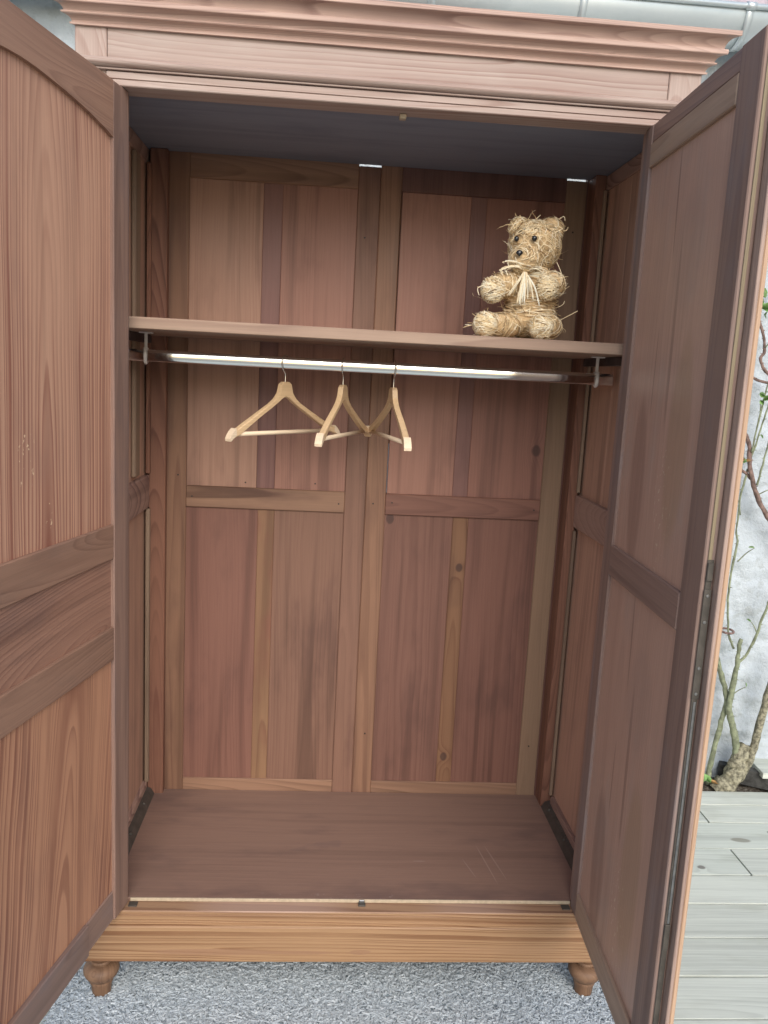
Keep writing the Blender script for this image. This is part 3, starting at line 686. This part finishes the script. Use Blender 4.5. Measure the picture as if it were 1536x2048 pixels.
for _ in range(900):       # fuzz of short broken straws over the whole body
    key = rs.choice(list(EL)); c, rad, ax, n = EL[key]
    d = Vector((rs.gauss(0, 1), rs.gauss(0, 1), rs.gauss(0, 1))).normalized()
    p = Vector(c) + Vector((d.x*rad[0], d.y*rad[1], d.z*rad[2]))
    if inside(p, key) or any((p-e).length < er*1.8 for e, er in FACE): continue
    t = d.orthogonal(); t.rotate(Matrix.Rotation(rs.uniform(0, 6.28), 3, d)); t = (t + d*rs.uniform(.05, .55)).normalized()
    L = rs.uniform(.006, .017) * (.6 if key.startswith(('paw', 'foot')) else 1)
    bend = Vector((rs.gauss(0, 1), rs.gauss(0, 1), rs.gauss(0, 1)))*L*.22
    pts = [p, p+t*L*.5+bend, p+t*L+bend*rs.uniform(-.5, 1.5)]
    for q in pts: q.z = max(q.z, .0012)
    rb.add(spline(pts, 3), [d]*7, rs.uniform(.0004, .0008), min(1, max(0, rs.gauss(.62, .25))))
# a few long loose straws
for (p0, p1, p2) in (((.050, -.02, .045), (.075, -.04, .062), (.096, -.05, .075)), ((.04, 0, .285), (.056, 0, .296), (.060, 0, .286)), ((.045, 0, .262), (.064, 0, .264), (.068, -.004, .272)),
                     ((-.062, -.02, .19), (-.074, -.03, .172), (-.083, -.03, .160)), ((.045, -.01, .19), (.052, -.02, .172), (.055, -.03, .158)), ((-.13, -.07, .12), (-.150, -.07, .112), (-.146, -.07, .095)),
                     ((.05, -.02, .11), (.066, -.02, .128), (.072, -.03, .140)), ((.03, -.05, .02), (.04, -.06, .008), (.02, -.075, .004)), ((-.02, 0, .275), (-.008, 0, .288), (.0, 0, .296)), ((.048, 0, .08), (.068, -.01, .09), (.073, -.01, .10))):
    sp_ = spline([p0, p1, p2], 5); rb.add(sp_, [Vector((.1, -1, .1))]*len(sp_), .0008, rs.uniform(.5, .95))
so = rb.build('straw_strands', STRAW, bear); so['kind'] = 'stuff'
# raffia bow
rw = Ribbons(); kn = Vector((-.040, -.060, .157))
for i in range(22):
    a = rs.gauss(.05, .42); L = rs.uniform(.035, .082)
    e = kn + Vector((math.sin(a)*L*.8-.006, -.010+rs.uniform(-.004, .004), -L))
    mid_ = (kn+e)/2 + Vector((rs.uniform(-.004, .004), -.010, .004))
    sp_ = spline([kn+Vector((rs.uniform(-.003, .003), 0, 0)), mid_, e], 4); rw.add(sp_, [Vector((0, -1, .1))]*len(sp_), rs.uniform(.0009, .0022), rs.random())
for sx, n_ in ((-1, 9), (1, 8)):
    for i in range(n_):
        L = rs.uniform(.035, .062); zz = rs.uniform(-.004, .012)
        e = kn + Vector((sx*L, (.014 if sx > 0 else -.006)+rs.uniform(-.006, .006), zz*1.6 + .002))
        sp_ = spline([kn, (kn+e)/2+Vector((0, -.010, .008)), e, e+Vector((-sx*.004, 0, -rs.uniform(.002, .014)))], 4)
        rw.add(sp_, [Vector((0, -1, .3))]*len(sp_), rs.uniform(.0006, .0012), rs.random())
for i in range(10):      # neck band
    zz = .158+rs.uniform(-.004, .004)
    pts = [Vector((-.012+(.047+.001*(i % 3))*math.cos(t), .0+(.046+.001*(i % 3))*math.sin(t), zz+.006*math.sin(t)+.002*math.sin(3*t+i))) for t in [k*.35 for k in range(19)]]
    rw.add(pts, [Vector((p.x+.012, p.y, 0)).normalized() for p in pts], .0014, rs.random(), False)
rw.build('raffia_bow', RAFFIA, bear)
def ball(name, loc, r, mat, parent, sc=(1, 1, 1)):
    bm = bmesh.new(); bmesh.ops.create_uvsphere(bm, u_segments=20, v_segments=14, radius=r)
    o = from_bm(name, bm, mat, parent, loc, True); o.scale = sc; return o
ball('eye', (-.062, -.040, .2315), .0064, BLACK, bear, (.9, .8, 1.05)); ball('eye', (-.024, -.0590, .2320), .0064, BLACK, bear, (1, .8, 1))
nz = ball('nose', (-.060, -.0755, .194), .0082, BLACK, bear, (1, .7, .9))
for v in nz.data.vertices:
    if v.co.z < 0: v.co.x *= max(.25, 1+v.co.z/.0105)

# ------------------------------------------------------------------ rug
rug = thing('rug', 'pale grey shaggy rug under the wardrobe feet', 'rug', (0, 0, 0))
RUGB = plain('rug_backing', (150, 162, 168), .95, .05, 0, .2, 120, .8)
RX0, RX1, RY0, RY1 = -.705, .655, -.80, .56
box('backing', RX0, RX1, RY0, RY1, .0006, .0070, RUGB, rug, .002)
RUGM = attr_mat('rug_fibre', [(138, 146, 150), (164, 172, 176), (177, 185, 189), (196, 202, 204)], .85, .15)
rp = Ribbons(); rr = random.Random(11)
def tuft(x, y):
    a = rr.uniform(0, 6.283) if rr.random() < .55 else rr.gauss(.6*math.sin(x*9+y*5)+3.4, .9)
    L = rr.uniform(.011, .026); h = rr.uniform(.002, .0075); z0 = .0062
    d = Vector((math.cos(a), math.sin(a), 0)); p = Vector((x, y, z0))
    up_ = Vector((0, 0, 1)); q1 = p + d*L*.35 + up_*h; q2 = p + d*L + up_*h*rr.uniform(.4, 1.1)
    nn = Vector((rr.gauss(0, .4), rr.gauss(0, .4), 1))
    rp.add([p, q1, q2], [nn]*3, rr.uniform(.0018, .0042), min(1, max(0, rr.gauss(.62, .16))))
for i in range(30000): tuft(rr.uniform(RX0, RX1), rr.uniform(-.42, .14))
for i in range(9000): tuft(rr.uniform(RX0, RX1), rr.uniform(RY0, RY1))
po = rp.build('pile', RUGM, rug); po['kind'] = 'stuff'

# ------------------------------------------------------------------ climbing rose, ring, edging
BARK = plain('grey_bark', (128, 124, 106), .9, .1, 0, .3, 70, .9)
GRN = plain('green_stem', (126, 132, 108), .7, .2, 0, .18, 40, .4)
BRN = plain('brown_stem', (120, 100, 92), .8, .2, 0, .2, 50, .5)
LEAF = plain('rose_leaf', (112, 146, 84), .55, .3, 0, .25, 30)
LEAFR = plain('reddish_leaf', (166, 130, 84), .6, .3, 0, .25, 30)
rose = thing('climbing_rose', 'thorny climbing rose trained on the white wall by the right door', 'rose', (1.5, 1.12, 0))
def V(p, y=1.13): return Vector((p[0]-1.5, y-1.12, p[1]))
stems = [
 ('stem', [(1.465, 1.253), (1.451, 1.153), (1.45, 1.023), (1.459, .952), (1.449, .833), (1.452, .729), (1.467, .631), (1.475, .595), (1.498, .551)], .0042, .0052, GRN, 1.16),
 ('stem', [(1.509, .60), (1.502, .535), (1.501, .466), (1.494, .381), (1.494, .311), (1.516, .251), (1.541, .164), (1.553, .086), (1.553, .001)], .008, .020, GRN, 1.13),
 ('stem', [(1.506, .499), (1.544, .539), (1.574, .628), (1.596, .718), (1.627, .858)], .0065, .005, GRN, 1.14),
 ('stem', [(1.379, .632), (1.416, .555), (1.447, .465), (1.479, .386), (1.49, .327), (1.479, .254), (1.459, .072), (1.455, -.01)], .012, .012, GRN, 1.15),
 ('stem', [(1.67, .54), (1.64, .401), (1.617, .224), (1.599, .115), (1.566, .029)], .015, .020, BARK, 1.12),
 ('stem', [(1.372, 1.479), (1.417, 1.408), (1.454, 1.342), (1.465, 1.273), (1.499, 1.175), (1.548, 1.092), (1.638, .994)], .007, .012, BRN, 1.15),
 ('stem', [(1.366, 1.295), (1.417, 1.26), (1.46, 1.236), (1.482, 1.216)], .006, .007, BRN, 1.16),
 ('stem', [(1.461, 1.318), (1.481, 1.497), (1.498, 1.603)], .0042, .003, GRN, 1.14),
 ('stem', [(1.467, 1.299), (1.49, 1.4), (1.51, 1.513)], .0042, .003, GRN, 1.15),
 ('stem', [(1.5, 1.194), (1.518, 1.319), (1.531, 1.423)], .0045, .0035, GRN, 1.145),
 ('stem', [(1.388, 1.863), (1.423, 1.811), (1.451, 1.752), (1.466, 1.687), (1.454, 1.658), (1.479, 1.616), (1.528, 1.587)], .0055, .007, BRN, 1.15),
 ('stem', [(1.391, 1.624), (1.419, 1.608), (1.449, 1.586), (1.484, 1.577), (1.531, 1.569)], .005, .006, BRN, 1.16)]
rt = random.Random(5)
for nm, pts, r0, r1, mt, yy in stems:
    sp_ = spline([V(p, yy) for p in pts], 6); n = len(sp_)
    rads = [(r0+(r1-r0)*i/(n-1))*.86*(1+.16*noise.noise(sp_[i]*40)) for i in range(n)]
    sp_ = [p+Vector((noise.noise(p*25), noise.noise(p*25+Vector((5, 0, 0))), 0))*.004 for p in sp_]
    bm = bmesh.new(); tube_bm(bm, sp_, rads, 9)
    for v in bm.verts: v.co += Vector((noise.noise(v.co*110), noise.noise(v.co*110+Vector((3, 0, 0))), 0))*(.0012+.12*max(r0, r1))
    for i in range(2, n-2, 3):       # thorns
        if r0 < .011:
            d = Vector((rt.choice((-1, 1)), rt.uniform(-.6, .1), rt.uniform(-.2, .4))).normalized()
            tube_bm(bm, [sp_[i], sp_[i]+d*(rads[i]+.004), sp_[i]+d*(rads[i]+.008)+Vector((0, 0, -.002))], [.0026, .0014, .0002], 5)
    bmesh.ops.recalc_face_normals(bm, faces=bm.faces); from_bm(nm, bm, mt, rose, (0, 0, 0), True)
for (x, z, dx, dz) in ((1.462, .90, .05, .06), (1.45, 1.08, -.03, .07), (1.60, .74, .03, .09), (1.48, 1.45, -.02, .06), (1.575, .62, -.04, .05), (1.45, .47, -.05, .06), (1.465, 1.70, .04, .05), (1.50, .36, .05, .05), (1.51, 1.16, .05, .03)):
    tw = [V((x, z), 1.145), V((x+dx*.5, z+dz*.6), 1.135), V((x+dx, z+dz), 1.125)]
    tube('twig', spline(tw, 4), [.0028-.0002*i for i in range(9)], GRN, rose, 6)
# gnarled trunk base
bm = bmesh.new(); sp_ = spline([V((1.49, -.03), 1.12), V((1.535, .035), 1.12), V((1.555, .10), 1.125), V((1.575, .17), 1.13)], 10)
tube_bm(bm, sp_, [(.044-.022*i/(len(sp_)-1))*(1+.35*noise.noise(p*30)) for i, p in enumerate(sp_)], 20)
for v in bm.verts: v.co += Vector((noise.noise(v.co*60), noise.noise(v.co*60+Vector((3, 0, 0))), noise.noise(v.co*60+Vector((0, 7, 0)))))*.010
bmesh.ops.recalc_face_normals(bm, faces=bm.faces); from_bm('trunk', bm, BARK, rose, (0, 0, 0), True)
def leaf(loc, size, rot, mat, parent):
    bm = bmesh.new(); out = [(0, 0), (.22, .26), (.5, .34), (.8, .2), (1, 0)]
    c = [bm.verts.new((x*size, 0, -.10*size*math.sin(x*3.1))) for x, _ in out]
    l = [bm.verts.new((x*size, y*size, .10*size)) for x, y in out[1:-1]]; r = [bm.verts.new((x*size, -y*size, .10*size)) for x, y in out[1:-1]]
    for side in (l, r):
        bm.faces.new((c[0], c[1], side[0])); bm.faces.new((c[1], c[2], side[1], side[0])); bm.faces.new((c[2], c[3], side[2], side[1])); bm.faces.new((c[3], c[4], side[2]))
    o = from_bm('leaf', bm, mat, parent, loc, True); o.rotation_euler = rot; return o
lv = [(1.42, 1.836, .06), (1.435, 1.873, .055), (1.405, 1.85, .05), (1.46, 1.90, .05), (1.44, 1.82, .05), (1.425, 1.29, .03), (1.44, 1.283, .03), (1.455, 1.288, .026), (1.47, 1.51, .035), (1.48, 1.525, .03), (1.49, 1.37, .02), (1.41, 1.285, .022), (1.48, 1.92, .06), (1.40, 1.90, .05), (1.51, .96, .022), (1.42, 1.15, .024), (1.63, .83, .026), (1.46, 1.51, .022), (1.535, .67, .02), (1.505, 1.75, .03), (1.56, 1.19, .02), (1.55, .41, .018)]
for i, (x, z, s_) in enumerate(lv):
    leaf(V((x, z), 1.125), s_, (R(70+rt.uniform(-30, 30)), rt.uniform(-1, 1), rt.uniform(-.8, 3.6)), LEAFR if i in (5, 7, 11) else LEAF, rose)
for (x, y, z, s_, c_) in ((1.405, 1.085, .03, .06, 0), (1.44, 1.095, .022, .05, 0), (1.475, 1.10, .015, .045, 1), (1.38, 1.10, .012, .05, 0), (1.42, 1.12, .01, .05, 0), (1.50, 1.085, .012, .03, 1)):
    leaf(Vector((x-1.5, y-1.12, z)), s_, (rt.uniform(-.4, .6), rt.uniform(-.6, .2), rt.uniform(-.5, 2.5)), LEAFR if c_ else plain('ground_leaf', (132, 170, 104), .5, .3), rose)
RUST = plain('rusty_iron', (126, 104, 98), .75, .3, .3, .25, 80, .6)
ring = thing('iron_ring', 'small rusty iron ring fixed to the white wall around a stem', 'ring', (1.465, 1.165, .62))
tube('ring', [(.024*math.cos(t*math.pi/14), .024*math.sin(t*math.pi/14)-.0, .003*math.sin(t*math.pi/14)) for t in range(29)], .0045, RUST, ring, 8)
tube('eye_bolt', [(-.022, .006, 0), (-.036, .02, .001), (-.036, .075, .001)], .005, RUST, ring, 8)
edg = tag(box('timber_edging', -.02, .02, -.16, .16, -.02, .045, plain('dark_timber', (70, 70, 68), .85, .15, 0, .2)), 'dark timber edging lying beside the rose trunk', 'timber')
edg.location = (1.665, 1.135, .022); edg.rotation_euler = (0, 0, R(62))
db = tag(box('loose_plank', -.3, .3, -.07, .07, -.012, .012, DECKM), 'short weathered plank behind the dark timber by the wall', 'plank')
db.location = (1.95, 1.15, .055); db.rotation_euler = (0, 0, R(-3))
